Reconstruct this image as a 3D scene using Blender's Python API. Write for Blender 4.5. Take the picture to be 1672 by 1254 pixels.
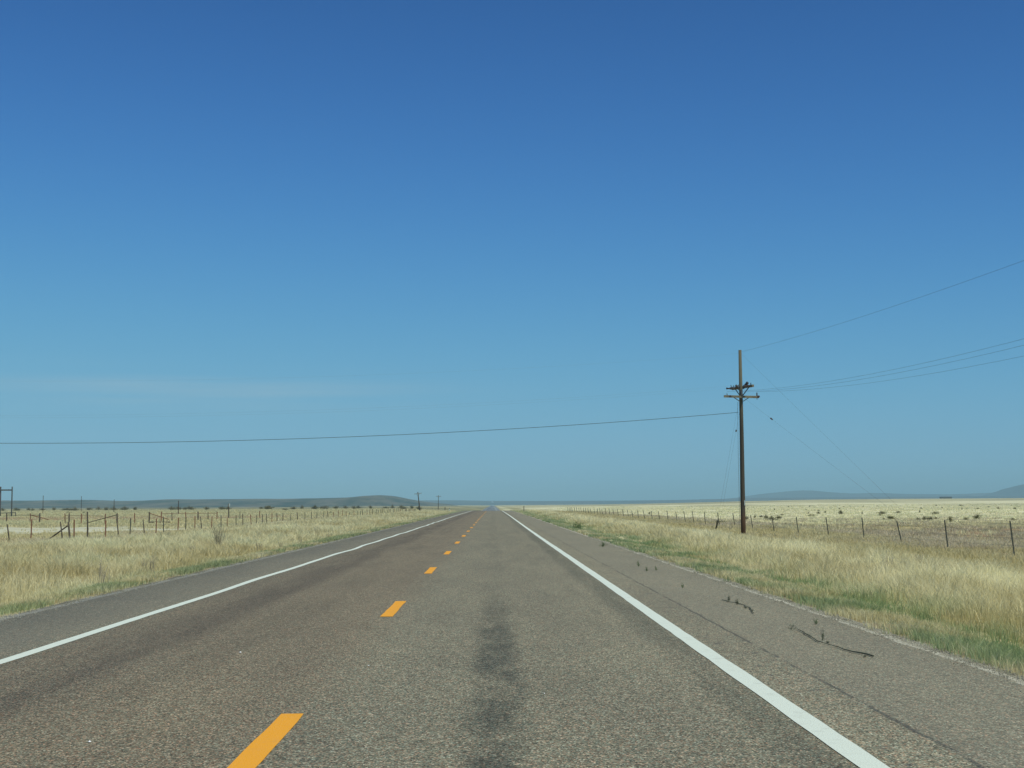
import bpy, math, random
import numpy as np
from mathutils import Vector, Matrix
for o in list(bpy.data.objects): bpy.data.objects.remove(o)
S = bpy.context.scene
C = S.collection
R = math.radians
EYE = 1.6                      # height of the eye above the road

# ------------------------------------------------------------------ camera
yaw, pitch, roll = R(0.848), R(5.112), R(0.35)
fw = Vector((math.sin(yaw)*math.cos(pitch), math.cos(yaw)*math.cos(pitch), math.sin(pitch)))
rt = Vector((math.cos(yaw), -math.sin(yaw), 0)); up = rt.cross(fw)
r2 = rt*math.cos(roll) - up*math.sin(roll); u2 = up*math.cos(roll) + rt*math.sin(roll)
cam_data = bpy.data.cameras.new('camera'); cam = bpy.data.objects.new('camera', cam_data); C.objects.link(cam)
m = Matrix((r2, u2, -fw)).transposed().to_4x4(); m.translation = (0, 0, EYE)
cam.matrix_world = m
cam_data.sensor_width = 36; cam_data.lens = 36*2200/1672
cam_data.clip_start = 0.1; cam_data.clip_end = 80000
S.camera = cam

# ------------------------------------------------------------------ sky, sun, exposure
SUN_EL, SUN_AZ = R(55), R(140)          # azimuth clockwise from the road's direction (+Y)
W = bpy.data.worlds.new('World'); S.world = W; W.use_nodes = True
wn, wl = W.node_tree.nodes, W.node_tree.links
bg = wn['Background']
sky = wn.new('ShaderNodeTexSky'); sky.sky_type = 'NISHITA'; sky.sun_disc = False
sky.sun_elevation = SUN_EL; sky.sun_rotation = SUN_AZ
sky.altitude = 1200; sky.air_density = 1.0; sky.dust_density = 0.6; sky.ozone_density = 3.0
SKY_STRENGTH = 0.1
bg.inputs['Strength'].default_value = SKY_STRENGTH
# grade of the air's colour, then thin streaks of high cirrus low on the left
tint = wn.new('ShaderNodeMix'); tint.data_type = 'RGBA'; tint.blend_type = 'MULTIPLY'; tint.inputs[0].default_value = 1
tint.inputs[7].default_value = (1.0, 1.0, 1.0, 1)
tcw = wn.new('ShaderNodeTexCoord')
mpw = wn.new('ShaderNodeMapping'); mpw.inputs['Scale'].default_value = (2.2, 2.2, 60)
nz = wn.new('ShaderNodeTexNoise'); nz.inputs['Scale'].default_value = 1.6; nz.inputs['Detail'].default_value = 5
wl.new(tcw.outputs['Generated'], mpw.inputs['Vector']); wl.new(mpw.outputs['Vector'], nz.inputs['Vector'])
sep = wn.new('ShaderNodeSeparateXYZ'); wl.new(tcw.outputs['Generated'], sep.inputs[0])
def wmath(op, a, b=None, c=None, clamp=False):
    n = wn.new('ShaderNodeMath'); n.operation = op; n.use_clamp = clamp
    for i, v in enumerate((a, b, c)):
        if v is None: continue
        if hasattr(v, 'is_output'): wl.new(v, n.inputs[i])
        else: n.inputs[i].default_value = v
    return n.outputs[0]
dz = wmath('DIVIDE', wmath('SUBTRACT', sep.outputs[2], 0.083), 0.012)
gz = wmath('EXPONENT', wmath('MULTIPLY', wmath('MULTIPLY', dz, dz), -1))
dx = wmath('DIVIDE', wmath('SUBTRACT', sep.outputs[0], -0.21), 0.13)
gx = wmath('EXPONENT', wmath('MULTIPLY', wmath('MULTIPLY', dx, dx), -1))
th = wmath('MULTIPLY', wmath('SUBTRACT', nz.outputs['Fac'], 0.42), 3.0, clamp=True)
cf = wmath('MULTIPLY', wmath('MULTIPLY', gz, gx), wmath('MULTIPLY', th, 0.42))
cmix = wn.new('ShaderNodeMix'); cmix.data_type = 'RGBA'
cmix.inputs[7].default_value = (4.2, 5.2, 5.6, 1)
# white balance and contrast of the camera, applied to the sky's light: c' = a (1 - exp(-(c/b)^g)) for each channel
sc_ = wn.new('ShaderNodeSeparateColor'); wl.new(sky.outputs[0], sc_.inputs[0]); cc_ = wn.new('ShaderNodeCombineColor')
for i_, (a_, b_, g_) in enumerate(((.232, .37, 1.75), (.455, .383, 1.85), (.61, .395, 2.4))):
    e_ = wmath('EXPONENT', wmath('MULTIPLY', wmath('POWER', wmath('MULTIPLY', sc_.outputs[i_], .1/b_), g_), -1.0))
    wl.new(wmath('MULTIPLY', wmath('SUBTRACT', 1.0, e_), 10*a_), cc_.inputs[i_])
wl.new(cc_.outputs[0], tint.inputs[6])
wl.new(cf, cmix.inputs[0]); wl.new(tint.outputs[2], cmix.inputs[6]); wl.new(cmix.outputs[2], bg.inputs['Color'])

sd = bpy.data.lights.new('sun', 'SUN'); sd.energy = 3.7; sd.angle = R(0.53); sd.color = (1.0, 0.965, 0.80)
sun = bpy.data.objects.new('sun', sd); C.objects.link(sun)
sv = Vector((math.sin(SUN_AZ)*math.cos(SUN_EL), math.cos(SUN_AZ)*math.cos(SUN_EL), math.sin(SUN_EL)))
sun.rotation_euler = sv.to_track_quat('Z', 'Y').to_euler()
S.view_settings.view_transform = 'Standard'; S.view_settings.look = 'None'
S.view_settings.gamma = 1; S.view_settings.exposure = 0.0
S.render.filter_size = 2.15
S.cycles.max_bounces = 6; S.cycles.volume_bounces = 0; S.cycles.transparent_max_bounces = 8

rnd = random.Random(7); rg = np.random.default_rng(11)

# ------------------------------------------------------------------ helpers
def tag(o, label=None, cat=None, group=None, kind=None):
    if label: o['label'] = label
    if cat: o['category'] = cat
    if group: o['group'] = group
    if kind: o['kind'] = kind
    return o
def empty(name, loc, rz=0):
    o = bpy.data.objects.new(name, None); o.empty_display_size = 0.3; C.objects.link(o)
    o.location = loc; o.rotation_euler = (0, 0, rz); return o
def link_mesh(name, me, mat, parent=None):
    o = bpy.data.objects.new(name, me); C.objects.link(o)
    if mat: me.materials.append(mat)
    if parent: o.parent = parent
    return o
class MB:
    def __init__(s): s.v = []; s.f = []
    def add(s, v, f):
        b = len(s.v); s.v += [tuple(p) for p in v]; s.f += [tuple(i+b for i in q) for q in f]
    def box(s, x0, x1, y0, y1, z0, z1):
        s.add([(x0,y0,z0),(x1,y0,z0),(x1,y1,z0),(x0,y1,z0),(x0,y0,z1),(x1,y0,z1),(x1,y1,z1),(x0,y1,z1)],
              [(0,3,2,1),(4,5,6,7),(0,1,5,4),(1,2,6,5),(2,3,7,6),(3,0,4,7)])
    def tube(s, pts, rad, n=8, cap=True, wob=0.0, seed=0):
        pts = [Vector(p) for p in pts]; q = random.Random(seed)
        rad = rad if isinstance(rad, (list, tuple)) else [rad]*len(pts)
        wv = [1+q.uniform(-wob, wob) for _ in range(n)]
        V = []
        for i, p in enumerate(pts):
            d = (pts[min(i+1, len(pts)-1)] - pts[max(i-1, 0)]).normalized()
            a = Vector((1,0,0)) if abs(d.x) < .9 else Vector((0,1,0))
            e1 = d.cross(a).normalized(); e2 = d.cross(e1)
            for k in range(n):
                t = 2*math.pi*k/n; V.append(p + (e1*math.cos(t)+e2*math.sin(t))*rad[i]*wv[k])
        F = [(i*n+k, i*n+(k+1)%n, (i+1)*n+(k+1)%n, (i+1)*n+k) for i in range(len(pts)-1) for k in range(n)]
        if cap: F += [tuple(range(n))[::-1], tuple((len(pts)-1)*n+k for k in range(n))]
        s.add(V, F)
    def beam(s, a, b, w, h):
        a, b = Vector(a), Vector(b); d = (b-a).normalized()
        z = Vector((0,0,1)) if abs(d.z) < .9 else Vector((0,1,0))
        e1 = d.cross(z).normalized()*w/2; e2 = e1.cross(d).normalized()*h/2
        s.add([a-e1-e2, a+e1-e2, a+e1+e2, a-e1+e2, b-e1-e2, b+e1-e2, b+e1+e2, b-e1+e2],
              [(0,1,2,3),(7,6,5,4),(0,4,5,1),(1,5,6,2),(2,6,7,3),(3,7,4,0)])
    def build(s, name, mat, parent=None, smooth=False):
        me = bpy.data.meshes.new(name); me.from_pydata(s.v, [], s.f)
        if smooth: me.polygons.foreach_set('use_smooth', [True]*len(me.polygons))
        me.update(); return link_mesh(name, me, mat, parent)
def np_mesh(name, V, F, mat, attrs=None, smooth=False, parent=None):
    """V (n,3); F list of int arrays (m,k)"""
    me = bpy.data.meshes.new(name); V = np.asarray(V, np.float32)
    me.vertices.add(len(V)); me.vertices.foreach_set('co', V.ravel())
    lv = np.concatenate([f.ravel() for f in F]).astype(np.int32)
    ct = np.concatenate([np.full(len(f), f.shape[1], np.int32) for f in F])
    me.loops.add(len(lv)); me.loops.foreach_set('vertex_index', lv)
    me.polygons.add(len(ct)); me.polygons.foreach_set('loop_start', np.concatenate([[0], np.cumsum(ct)[:-1]]).astype(np.int32))
    me.polygons.foreach_set('loop_total', ct)
    if smooth: me.polygons.foreach_set('use_smooth', np.ones(len(ct), bool))
    for k, a in (attrs or {}).items():
        a = np.asarray(a, np.float32)
        if a.ndim == 1: me.attributes.new(k, 'FLOAT', 'POINT').data.foreach_set('value', a)
        else: me.attributes.new(k, 'FLOAT_COLOR', 'POINT').data.foreach_set('color', a.ravel())
    me.update(calc_edges=True); me.validate()
    return link_mesh(name, me, mat, parent)

# value noise in numpy (for terrain and patches)
_tab = rg.random((256, 256))
def vnoise(x, y):
    xi = np.floor(x).astype(int); yi = np.floor(y).astype(int); fx = x-xi; fy = y-yi
    fx = fx*fx*(3-2*fx); fy = fy*fy*(3-2*fy)
    g = lambda a, b: _tab[a & 255, b & 255]
    return (g(xi,yi)*(1-fx)+g(xi+1,yi)*fx)*(1-fy) + (g(xi,yi+1)*(1-fx)+g(xi+1,yi+1)*fx)*fy
def fbm(x, y, o=4):
    s = 0; a = .5; t = 0
    for k in range(o): s = s + a*vnoise(x*2**k+17.3*k, y*2**k+5.1*k); t += a; a *= .5
    return s/t
sm = lambda t: np.clip(t, 0, 1)**2*(3-2*np.clip(t, 0, 1))

# ------------------------------------------------------------------ terrain height
EL, ER = -7.2, 4.85             # outer edges of the paved shoulders
def road_z(y):
    y = np.asarray(y, float)
    dip = -2.3*sm((y-330)/260)*(1-sm((y-880)/500)) - 1.9*sm((y-880)/500)
    crest = 0.10*sm((y-60)/150)
    rise = 31*sm((y-7650)/1500)
    return dip + crest + rise
def terrain_z(x, y):
    x = np.asarray(x, float); y = np.asarray(y, float)
    out = np.maximum(np.maximum(EL-x, x-ER), 0)
    a = np.exp(-(np.maximum(out-4, 0)/28.0)**2)            # the road's own dip and crest fade out sideways
    z = road_z(np.minimum(y, 7000))*a
    n = (fbm(x/34+9, y/34)-.5)*0.5*sm(out/14)
    n2 = (fbm(x/7, y/7)-.5)*0.14*sm(out/3)
    z = z - 0.35*sm(out/3.0) + n*0.55 + n2 - 0.02*(out > 0)
    far = sm((np.hypot(x, y)-500)/2600)
    z = z + far*(9.2*sm((x/np.maximum(y, 1)-0.04)/0.22) - 0.8)*(1-a)
    z = z + (fbm(x/420, y/420)-.5)*2.2*sm((np.hypot(x, y)-500)/1500)*(1-a)
    return z
def tz(x, y): return float(terrain_z(x, y))

# ------------------------------------------------------------------ materials
class NT:
    def __init__(s, name):
        s.m = bpy.data.materials.new(name); s.m.use_nodes = True
        s.n = s.m.node_tree.nodes; s.l = s.m.node_tree.links
        s.b = s.n['Principled BSDF']; s.geo = s.n.new('ShaderNodeNewGeometry'); s.pos = s.geo.outputs['Position']
    def inp(s, sock, v):
        if hasattr(v, 'is_output'): s.l.new(v, sock)
        else: sock.default_value = v
    def math(s, op, a, b=0.0, c=0.0, clamp=False):
        n = s.n.new('ShaderNodeMath'); n.operation = op; n.use_clamp = clamp
        for i, v in enumerate((a, b, c)): s.inp(n.inputs[i], v)
        return n.outputs[0]
    def mapping(s, scale, vec=None, loc=(0,0,0)):
        n = s.n.new('ShaderNodeMapping'); s.l.new(vec or s.pos, n.inputs['Vector'])
        n.inputs['Scale'].default_value = scale; n.inputs['Location'].default_value = loc
        return n.outputs[0]
    def noise(s, scale, detail=3, rough=.55, vec=None, col=False):
        n = s.n.new('ShaderNodeTexNoise'); s.l.new(vec or s.pos, n.inputs['Vector'])
        n.inputs['Scale'].default_value = scale; n.inputs['Detail'].default_value = detail; n.inputs['Roughness'].default_value = rough
        return n.outputs['Color' if col else 'Fac']
    def voro(s, scale, out='Color', vec=None, rand=1.0):
        n = s.n.new('ShaderNodeTexVoronoi'); s.l.new(vec or s.pos, n.inputs['Vector'])
        n.inputs['Scale'].default_value = scale; n.inputs['Randomness'].default_value = rand
        return n.outputs[out]
    def step(s, v, a, b, lo=0.0, hi=1.0):
        n = s.n.new('ShaderNodeMapRange'); n.interpolation_type = 'SMOOTHSTEP'; s.inp(n.inputs['Value'], v)
        for i, k in zip((1,2,3,4), (a,b,lo,hi)): n.inputs[i].default_value = k
        return n.outputs[0]
    def mix(s, f, a, b, mode='MIX'):
        n = s.n.new('ShaderNodeMix'); n.data_type = 'RGBA'; n.blend_type = mode
        s.inp(n.inputs[0], f)
        for k, v in ((6, a), (7, b)):
            s.inp(n.inputs[k], tuple(v)+(1,) if isinstance(v, (tuple, list)) and len(v) == 3 else v)
        return n.outputs[2]
    def ramp(s, v, stops):
        n = s.n.new('ShaderNodeValToRGB'); s.l.new(v, n.inputs[0]); e = n.color_ramp.elements
        while len(e) < len(stops): e.new(.5)
        for q, (p, c) in zip(e, stops): q.position = p; q.color = tuple(c)+(1,)
        return n.outputs[0]
    def attr(s, name, out='Fac'):
        n = s.n.new('ShaderNodeAttribute'); n.attribute_name = name; return n.outputs[out]
    def xyz(s, vec=None):
        n = s.n.new('ShaderNodeSeparateXYZ'); s.l.new(vec or s.pos, n.inputs[0]); return n.outputs
    def bump(s, h, dist, strength=1.0):
        n = s.n.new('ShaderNodeBump'); s.l.new(h, n.inputs['Height']); n.inputs['Distance'].default_value = dist
        n.inputs['Strength'].default_value = strength; s.l.new(n.outputs[0], s.b.inputs['Normal'])
    def done(s, col, rough=.9, spec=.3):
        s.inp(s.b.inputs['Base Color'], tuple(col)+(1,) if isinstance(col, (tuple, list)) and len(col) == 3 else col)
        s.inp(s.b.inputs['Roughness'], rough); s.b.inputs['Specular IOR Level'].default_value = spec
        return s.m

def asphalt_material():
    t = NT('chip_seal_asphalt')
    x, y, z = t.xyz()
    cell = t.voro(88, 'Color', t.mapping((1, .7, 1))); cs = t.n.new('ShaderNodeSeparateColor'); t.l.new(cell, cs.inputs[0])
    stone = t.ramp(cs.outputs[0], [(0, (.062,.062,.049)), (.25, (.130,.126,.094)), (.6, (.210,.201,.152)), (.86, (.305,.285,.215)), (1, (.52,.49,.39))])
    hue = t.ramp(cs.outputs[1], [(0, (1.28,.93,.78)), (.35, (1.0,1.0,.95)), (.7, (.84,1.02,1.0)), (1, (1.10,1.0,.84))])
    col = t.mix(1.0, stone, hue, 'MULTIPLY')
    # mottling at hand and metre size
    m1 = t.noise(9, 4, .6); col = t.mix(1.0, col, t.ramp(m1, [(.25, (.80,.80,.81)), (.75, (1.20,1.20,1.18))]), 'MULTIPLY')
    m2 = t.noise(1, 4, .6, t.mapping((.9, .16, 1))); col = t.mix(1.0, col, t.ramp(m2, [(.25, (.86,.86,.87)), (.75, (1.13,1.12,1.09))]), 'MULTIPLY')
    # lane by lane: the far lane is redder and a little darker, the shoulders smoother and greyer
    wob = t.math('MULTIPLY', t.math('SUBTRACT', t.noise(1, 3, .6, t.mapping((0.2, .35, 1))), .5), .28)
    xw = t.math('ADD', x, wob)
    left = t.math('MULTIPLY', t.step(xw, -5.2, -4.9), t.step(xw, -1.9, -1.0, 1, 0))
    col = t.mix(t.math('MULTIPLY', left, .8), col, t.mix(1.0, col, (.90,.815,.785), 'MULTIPLY'))
    sh = t.math('ADD', t.step(x, 2.9, 3.05), t.step(x, -5.5, -5.2, 1, 0), clamp=True)
    col = t.mix(t.math('MULTIPLY', sh, .28), col, (.205,.196,.150))
    shl = t.step(x, -5.3, -5.1, 1, 0); col = t.mix(t.math('MULTIPLY', shl, .7), col, t.mix(1.0, col, (1.26,1.24,1.22), 'MULTIPLY'))
    def band(c, w, lo, hi, sy, amt, dark=(.4,.43,.47), near=False):
        nonlocal col
        d = t.math('ABSOLUTE', t.math('SUBTRACT', xw, c))
        b = t.step(d, w*.25, w, 1, 0)
        n = t.step(t.noise(1, 4, .65, t.mapping((1.6, sy, 1), loc=(c*7, c*3, 0))), lo, hi)
        k_ = t.math('MULTIPLY', b, n)
        if near: k_ = t.math('MULTIPLY', k_, t.step(y, 13, 28, 1, .10))
        col = t.mix(t.math('MULTIPLY', k_, amt), col, t.mix(1.0, col, dark, 'MULTIPLY'))
    band(0.02, .34, .33, .58, .45, .72, (.36,.41,.45), True); band(0.02, .30, .45, .62, 2.2, .35, (.4,.44,.47), True)       # oil drip strip between the wheel tracks
    band(0.3, 1.3, .42, .8, .3, .22)
    band(-4.05, .75, .30, .60, .12, .60, (.52,.52,.56))
    band(-2.9, .6, .40, .7, .12, .35)
    band(2.0, .34, .25, .60, .10, .66, (.50,.54,.56))
    band(1.3, .5, .45, .75, .12, .30)
    band(-0.9, .5, .45, .75, .15, .22)
    # seam where the shoulder was laid against the lane, and dark pick-outs beside it
    d = t.math('ABSOLUTE', t.math('SUBTRACT', t.math('ADD', x, t.math('MULTIPLY', t.math('SUBTRACT', t.noise(1.3, 3), .5), .10)), 2.96))
    seam = t.math('MULTIPLY', t.step(d, .008, .03, 1, 0), t.step(t.noise(1, 3, .6, t.mapping((.2, .8, 1))), .38, .55))
    col = t.mix(t.math('MULTIPLY', seam, .65), col, (.045,.048,.045))
    pick = t.math('MULTIPLY', t.step(t.noise(4.5, 3, .6), .60, .68), t.math('MULTIPLY', t.step(x, 2.45, 2.55), t.step(x, 2.95, 3.05, 1, 0)))
    col = t.mix(t.math('MULTIPLY', pick, .6), col, (.06,.06,.06))
    # gravelly pale edge of the shoulders
    xe = t.math('ADD', x, t.math('MULTIPLY', t.math('SUBTRACT', t.noise(1.2, 4, .6), .5), .18))
    e1 = t.math('MULTIPLY', t.step(xe, 4.64, 4.68), t.step(xe, 4.72, 4.77, 1, .25))
    e2 = t.math('MULTIPLY', t.step(xe, -7.2, -7.10), t.step(xe, -7.04, -6.94, 1, 0))
    e = t.math('MULTIPLY', t.math('ADD', e1, e2, clamp=True), t.step(t.noise(6, 3), .3, .6, .45, 1))
    col = t.mix(t.math('MULTIPLY', e, .75), col, (.50,.49,.40))
    gr = t.step(y, 20, 260)
    rough = t.step(y, 250, 420, .86, .36)
    t.bump(t.voro(88, 'Distance', t.mapping((1, .7, 1))), .004, .55)
    return t.done(col, rough, .22)
ASPH = asphalt_material()

def paint_material(name, c, wear):
    t = NT(name)
    n = t.noise(60, 3, .7); n2 = t.noise(5, 4, .6)
    k = t.math('ADD', t.step(n, .56, .70, 0, .7), t.step(n2, .52, .75, 0, .55), clamp=True)
    col = t.mix(t.math('MULTIPLY', k, wear), c, (.22,.21,.18))
    t.bump(t.voro(75, 'Distance'), .004, .6)
    return t.done(col, .6, .4)
WHITE = paint_material('white_road_paint', (.70,.77,.66), .35)
YELLOW = paint_material('yellow_road_paint', (.86,.385,.012), .25)

def ground_material():
    t = NT('prairie_soil_and_grass')
    x, y, z = t.xyz()
    big = t.noise(.02, 4, .6); mid = t.noise(.14, 4, .6); fine = t.noise(1.7, 5, .7); grit = t.noise(14, 4, .7)
    streak = t.noise(1, 4, .65, t.mapping((.012, .05, 1)))
    straw = t.mix(mid, (.43,.39,.20), (.54,.50,.28))
    straw = t.mix(t.step(fine, .35, .7), straw, (.38,.345,.18))
    pale = t.mix(fine, (.62,.60,.37), (.70,.68,.45))
    olive = t.mix(fine, (.26,.26,.13), (.34,.33,.17))
    dirt = t.mix(t.noise(3, 5, .7), (.21,.15,.085), (.33,.255,.155))
    red = t.mix(grit, (.23,.14,.08), (.30,.19,.11))
    col = t.mix(t.step(big, .42, .62), straw, olive)
    col = t.mix(t.attr('pale'), col, pale)
    col = t.mix(t.math('MULTIPLY', t.step(streak, .50, .66), .55), col, t.mix(fine, (.32,.29,.16), (.38,.32,.20)))
    dm = t.math('MULTIPLY', t.attr('dirt'), t.step(fine, .30, .62, .5, 1))
    col = t.mix(dm, col, t.mix(mid, dirt, red))
    col = t.mix(t.attr('bare'), col, t.mix(fine, (.50,.50,.37), (.58,.58,.43)))
    col = t.mix(t.attr('edge'), col, t.mix(t.noise(7, 4, .7), (.21,.14,.08), (.30,.25,.16)))
    col = t.mix(t.attr('scrub'), col, t.mix(fine, (.045,.065,.04), (.16,.15,.085)))
    t.bump(fine, .12, .6)
    return t.done(col, .95, .1)
GROUND = ground_material()

def leaf_material(name, a, b, trans=.35, attr=True):
    t = NT(name)
    ob = t.n.new('ShaderNodeObjectInfo')
    f = t.attr('tone') if attr else t.noise(3, 3)
    col = t.mix(f, a, b)
    if attr: col = t.mix(t.attr('green'), col, t.mix(f, (.165,.275,.115), (.36,.47,.235)))
    if not attr or name.startswith('shrub'): col = t.mix(t.math('MULTIPLY', ob.outputs['Random'], .6), col, (.23,.21,.12))
    m = t.done(col, .8, .15)
    tr = t.n.new('ShaderNodeBsdfTranslucent'); t.l.new(col, tr.inputs[0])
    mx = t.n.new('ShaderNodeMixShader'); mx.inputs[0].default_value = trans
    out = t.n['Material Output']; t.l.new(t.b.outputs[0], mx.inputs[1]); t.l.new(tr.outputs[0], mx.inputs[2]); t.l.new(mx.outputs[0], out.inputs[0])
    return m
GRASS = leaf_material('dry_grass_blades', (.54,.45,.21), (.95,.895,.60), .45)
WEED = leaf_material('green_weed_blades', (.075,.13,.05), (.19,.26,.11), .35)
BRUSH = leaf_material('grey_brown_brush', (.38,.32,.20), (.66,.60,.44), .35)
SHRUB = leaf_material('shrub_leaves', (.06,.075,.035), (.20,.19,.10), .25)
STALK = leaf_material('dead_stalks', (.24,.22,.16), (.44,.40,.31), .3)
DEADCREEP = leaf_material('creeping_weed', (.16,.17,.12), (.25,.27,.18), .3)

def simple(name, a, b, scale=6, rough=.85, stretch=(1,1,1), spec=.3, metal=0):
    t = NT(name); tc = t.n.new('ShaderNodeTexCoord')
    n = t.noise(scale, 5, .65, t.mapping(stretch, tc.outputs['Object']))
    m = t.done(t.mix(t.step(n, .3, .7), a, b), rough, spec); t.b.inputs['Metallic'].default_value = metal; return m
def pole_material():
    t = NT('weathered_pole_wood'); tc = t.n.new('ShaderNodeTexCoord'); ov = tc.outputs['Object']
    n = t.noise(9, 6, .7, t.mapping((4, 4, .35), ov)); z = t.xyz(ov)[2]
    top = t.mix(n, (.07,.07,.047), (.15,.145,.10)); mid = t.mix(n, (.038,.034,.026), (.085,.075,.058)); low = t.mix(n, (.06,.036,.02), (.105,.062,.036))
    nz_ = t.math('ADD', z, t.math('MULTIPLY', n, .6))
    col = t.mix(t.step(nz_, 1.2, 2.1), low, mid); col = t.mix(t.step(nz_, 6.5, 9.0), col, top)
    t.bump(n, .02, .7)
    return t.done(col, .85, .25)
POLEWOOD = pole_material()
WOOD = simple('grey_post_wood', (.055,.048,.036), (.14,.12,.09), 7, .9, (3,3,.4))
OLDARM = simple('weathered_crossarm_wood', (.12,.11,.075), (.24,.22,.15), 9, .9)
DARKMETAL = simple('dark_line_hardware', (.03,.035,.04), (.07,.075,.08), 8, .55, spec=.5)
CERAMIC = simple('brown_glazed_insulator', (.045,.03,.025), (.10,.07,.055), 4, .25, spec=.6)
RUST = simple('rusty_steel_post', (.15,.075,.045), (.25,.125,.075), 20, .85)
TPOST = simple('dark_green_steel_post', (.035,.045,.035), (.09,.095,.075), 15, .7)
WIRE = simple('dull_fence_wire', (.12,.11,.10), (.22,.21,.19), 9, .6)
CABLE = simple('black_line_cable', (.03,.035,.04), (.05,.055,.06), 9, .5)
SIGNW = simple('white_marker_face', (.35,.42,.42), (.45,.52,.52), 5, .5)
STEELBLUE = simple('weathered_frame_timber', (.05,.06,.06), (.10,.11,.11), 3, .85)

# ------------------------------------------------------------------ ground sheet
def axis(vals): return np.unique(np.round(np.concatenate(vals), 4))
ys = axis([np.arange(-60, 0, 6), np.arange(0, 140, 1.0), np.arange(140, 420, 4), np.geomspace(420, 30000, 110)])
xr = axis([np.array([ER+.03, ER+.25, ER+.5]), np.arange(ER, 30, .8), np.arange(30, 70, 2), np.arange(70, 240, 6), np.geomspace(240, 22000, 60)])
xl = axis([np.array([EL-.03, EL-.25, EL-.5]), -np.arange(-EL, 34, .8), -np.arange(34, 70, 2), -np.arange(70, 240, 6), -np.geomspace(240, 22000, 60)])
def blob(X, Y, cx, cy, rx, ry, soft=.55):
    d = np.hypot((X-cx)/rx, (Y-cy)/ry) + (fbm(X/3.2+cx, Y/9)-.5)*1.0
    return sm((1-d)/soft)
def zones(X, Y):
    out = np.maximum(EL-X, X-ER)
    nb = fbm(X/18+40, Y/30+3)
    r_ = X > 0
    wb = (fbm(X/11+7, Y/16)-.5)*7
    pale = r_*sm((X-23+wb)/5)*sm((Y-112+wb*2)/18)*(1-.75*sm((Y-900)/900)) + r_*sm((out-2.5)/2)*(1-sm((out-9)/3))*.5
    pale = np.clip(pale*(.75+.5*(nb > .45)), 0, 1)
    dirt = np.maximum.reduce([blob(X, Y, 35, 90, 10, 13), blob(X, Y, 27, 70, 7, 13), blob(X, Y, 30.5, 80, 7, 12), blob(X, Y, -24, 77, 8, 5),
        blob(X, Y, -29, 84, 5, 3)*.8, blob(X, Y, -21, 92, 5, 3)*.6, blob(X, Y, -78, 245, 62, 48)*.9, blob(X, Y, -20, 103, 3, 3)*.7,
        sm((fbm(X/7+31, Y/9)-.42)/.12)*.75*sm((X-21)/3)*sm((122-Y)/14)*sm((Y-48)/8),
        sm((fbm(X/9+90, Y/14)-.60)/.1)*.6*(out > 12)*sm((160-Y)/40)])
    bare = np.maximum(blob(X, Y, -50, 118, 34, 17, .4)*(X < -23.6), 0)*.9
    edge = sm((out-0.0)/.1)*(1-sm((out-.22-(fbm(X*2, Y/2)-.5)*1.0)/.4))
    scrub = np.clip(((X < -8)*sm((Y-760)/120)*(1-sm((Y-2200)/400))*sm((fbm(X/50, Y/120)-.44)/.1)*.7
            + sm((fbm(X/60+5, Y/200)-.5)/.1)*sm((Y-420)/500)*.35), 0, 1)
    return dict(pale=pale, dirt=dirt, bare=bare, edge=edge, scrub=scrub)
def sheet(xs):
    X, Y = np.meshgrid(xs, ys); nx, ny = len(xs), len(ys)
    X, Y = X.ravel(), Y.ravel(); V = np.stack([X, Y, terrain_z(X, Y)], 1)
    i = np.arange(ny-1)[:, None]*nx + np.arange(nx-1)[None]
    return V, np.stack([i, i+1, i+nx+1, i+nx], -1).reshape(-1, 4)
# one sheet: left side, a bed under the road (just below the asphalt), right side
xs_all = np.concatenate([xl, np.array([-3.5, 0, 2.5]), xr])
V, F = sheet(xs_all)
on = (V[:,0] >= EL-1e-3) & (V[:,0] <= ER+1e-3)
V[on, 2] = road_z(np.minimum(V[on, 1], 7000)) - 0.03
inner = (V[:,0] > EL+.01) & (V[:,0] < ER-.01); V[inner, 2] -= .10
g = np_mesh('ground', V, [F], GROUND, zones(V[:,0], V[:,1]), smooth=True)
tag(g, 'dry prairie ground with straw grass, pale flats and red dirt', kind='structure')

# ------------------------------------------------------------------ road and its painted lines
yr = axis([np.arange(-60, 120, 1.0), np.arange(120, 420, 5), np.geomspace(420, 9400, 90)])
def edge_wob(y, s, a): return (vnoise(y/1.3+s, y*0+s)-.5)*a*2 + (vnoise(y/.31+s, y*0+s+9)-.5)*a
def strip(name, xa, xb, mat, lift, y, wob=0, seed=0, drop=0, sub=1, label=None):
    a = xa + edge_wob(y, seed, wob); b = xb + edge_wob(y, seed+31, wob)
    k = sub+1; tt = np.linspace(0, 1, k)
    X = a[:, None]*(1-tt)+b[:, None]*tt; Y = np.repeat(y[:, None], k, 1); Z = np.repeat((road_z(y)+lift)[:, None], k, 1)
    V = np.stack([X, Y, Z], -1).reshape(-1, 3)
    i = np.arange(len(y)-1)[:, None]*k + np.arange(k-1)[None]
    F = [np.stack([i, i+1, i+k+1, i+k], -1).reshape(-1, 4)]
    if drop:   # a real edge to the slab
        n = len(V); L = np.arange(len(y))*k; Rr = L+k-1
        V = np.concatenate([V, V[L]-[drop*.3, 0, drop], V[Rr]+[drop*.3, 0, -drop]])
        l2 = n+np.arange(len(y)); rr2 = n+len(y)+np.arange(len(y))
        F.append(np.stack([l2[:-1], L[:-1], L[1:], l2[1:]], -1)); F.append(np.stack([Rr[:-1], rr2[:-1], rr2[1:], Rr[1:]], -1))
    o = np_mesh(name, V, F, mat); tag(o, label, kind='structure'); return o
yfine = axis([np.arange(-60, 130, .35), np.arange(130, 420, 5), np.geomspace(420, 9400, 90)])
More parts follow.
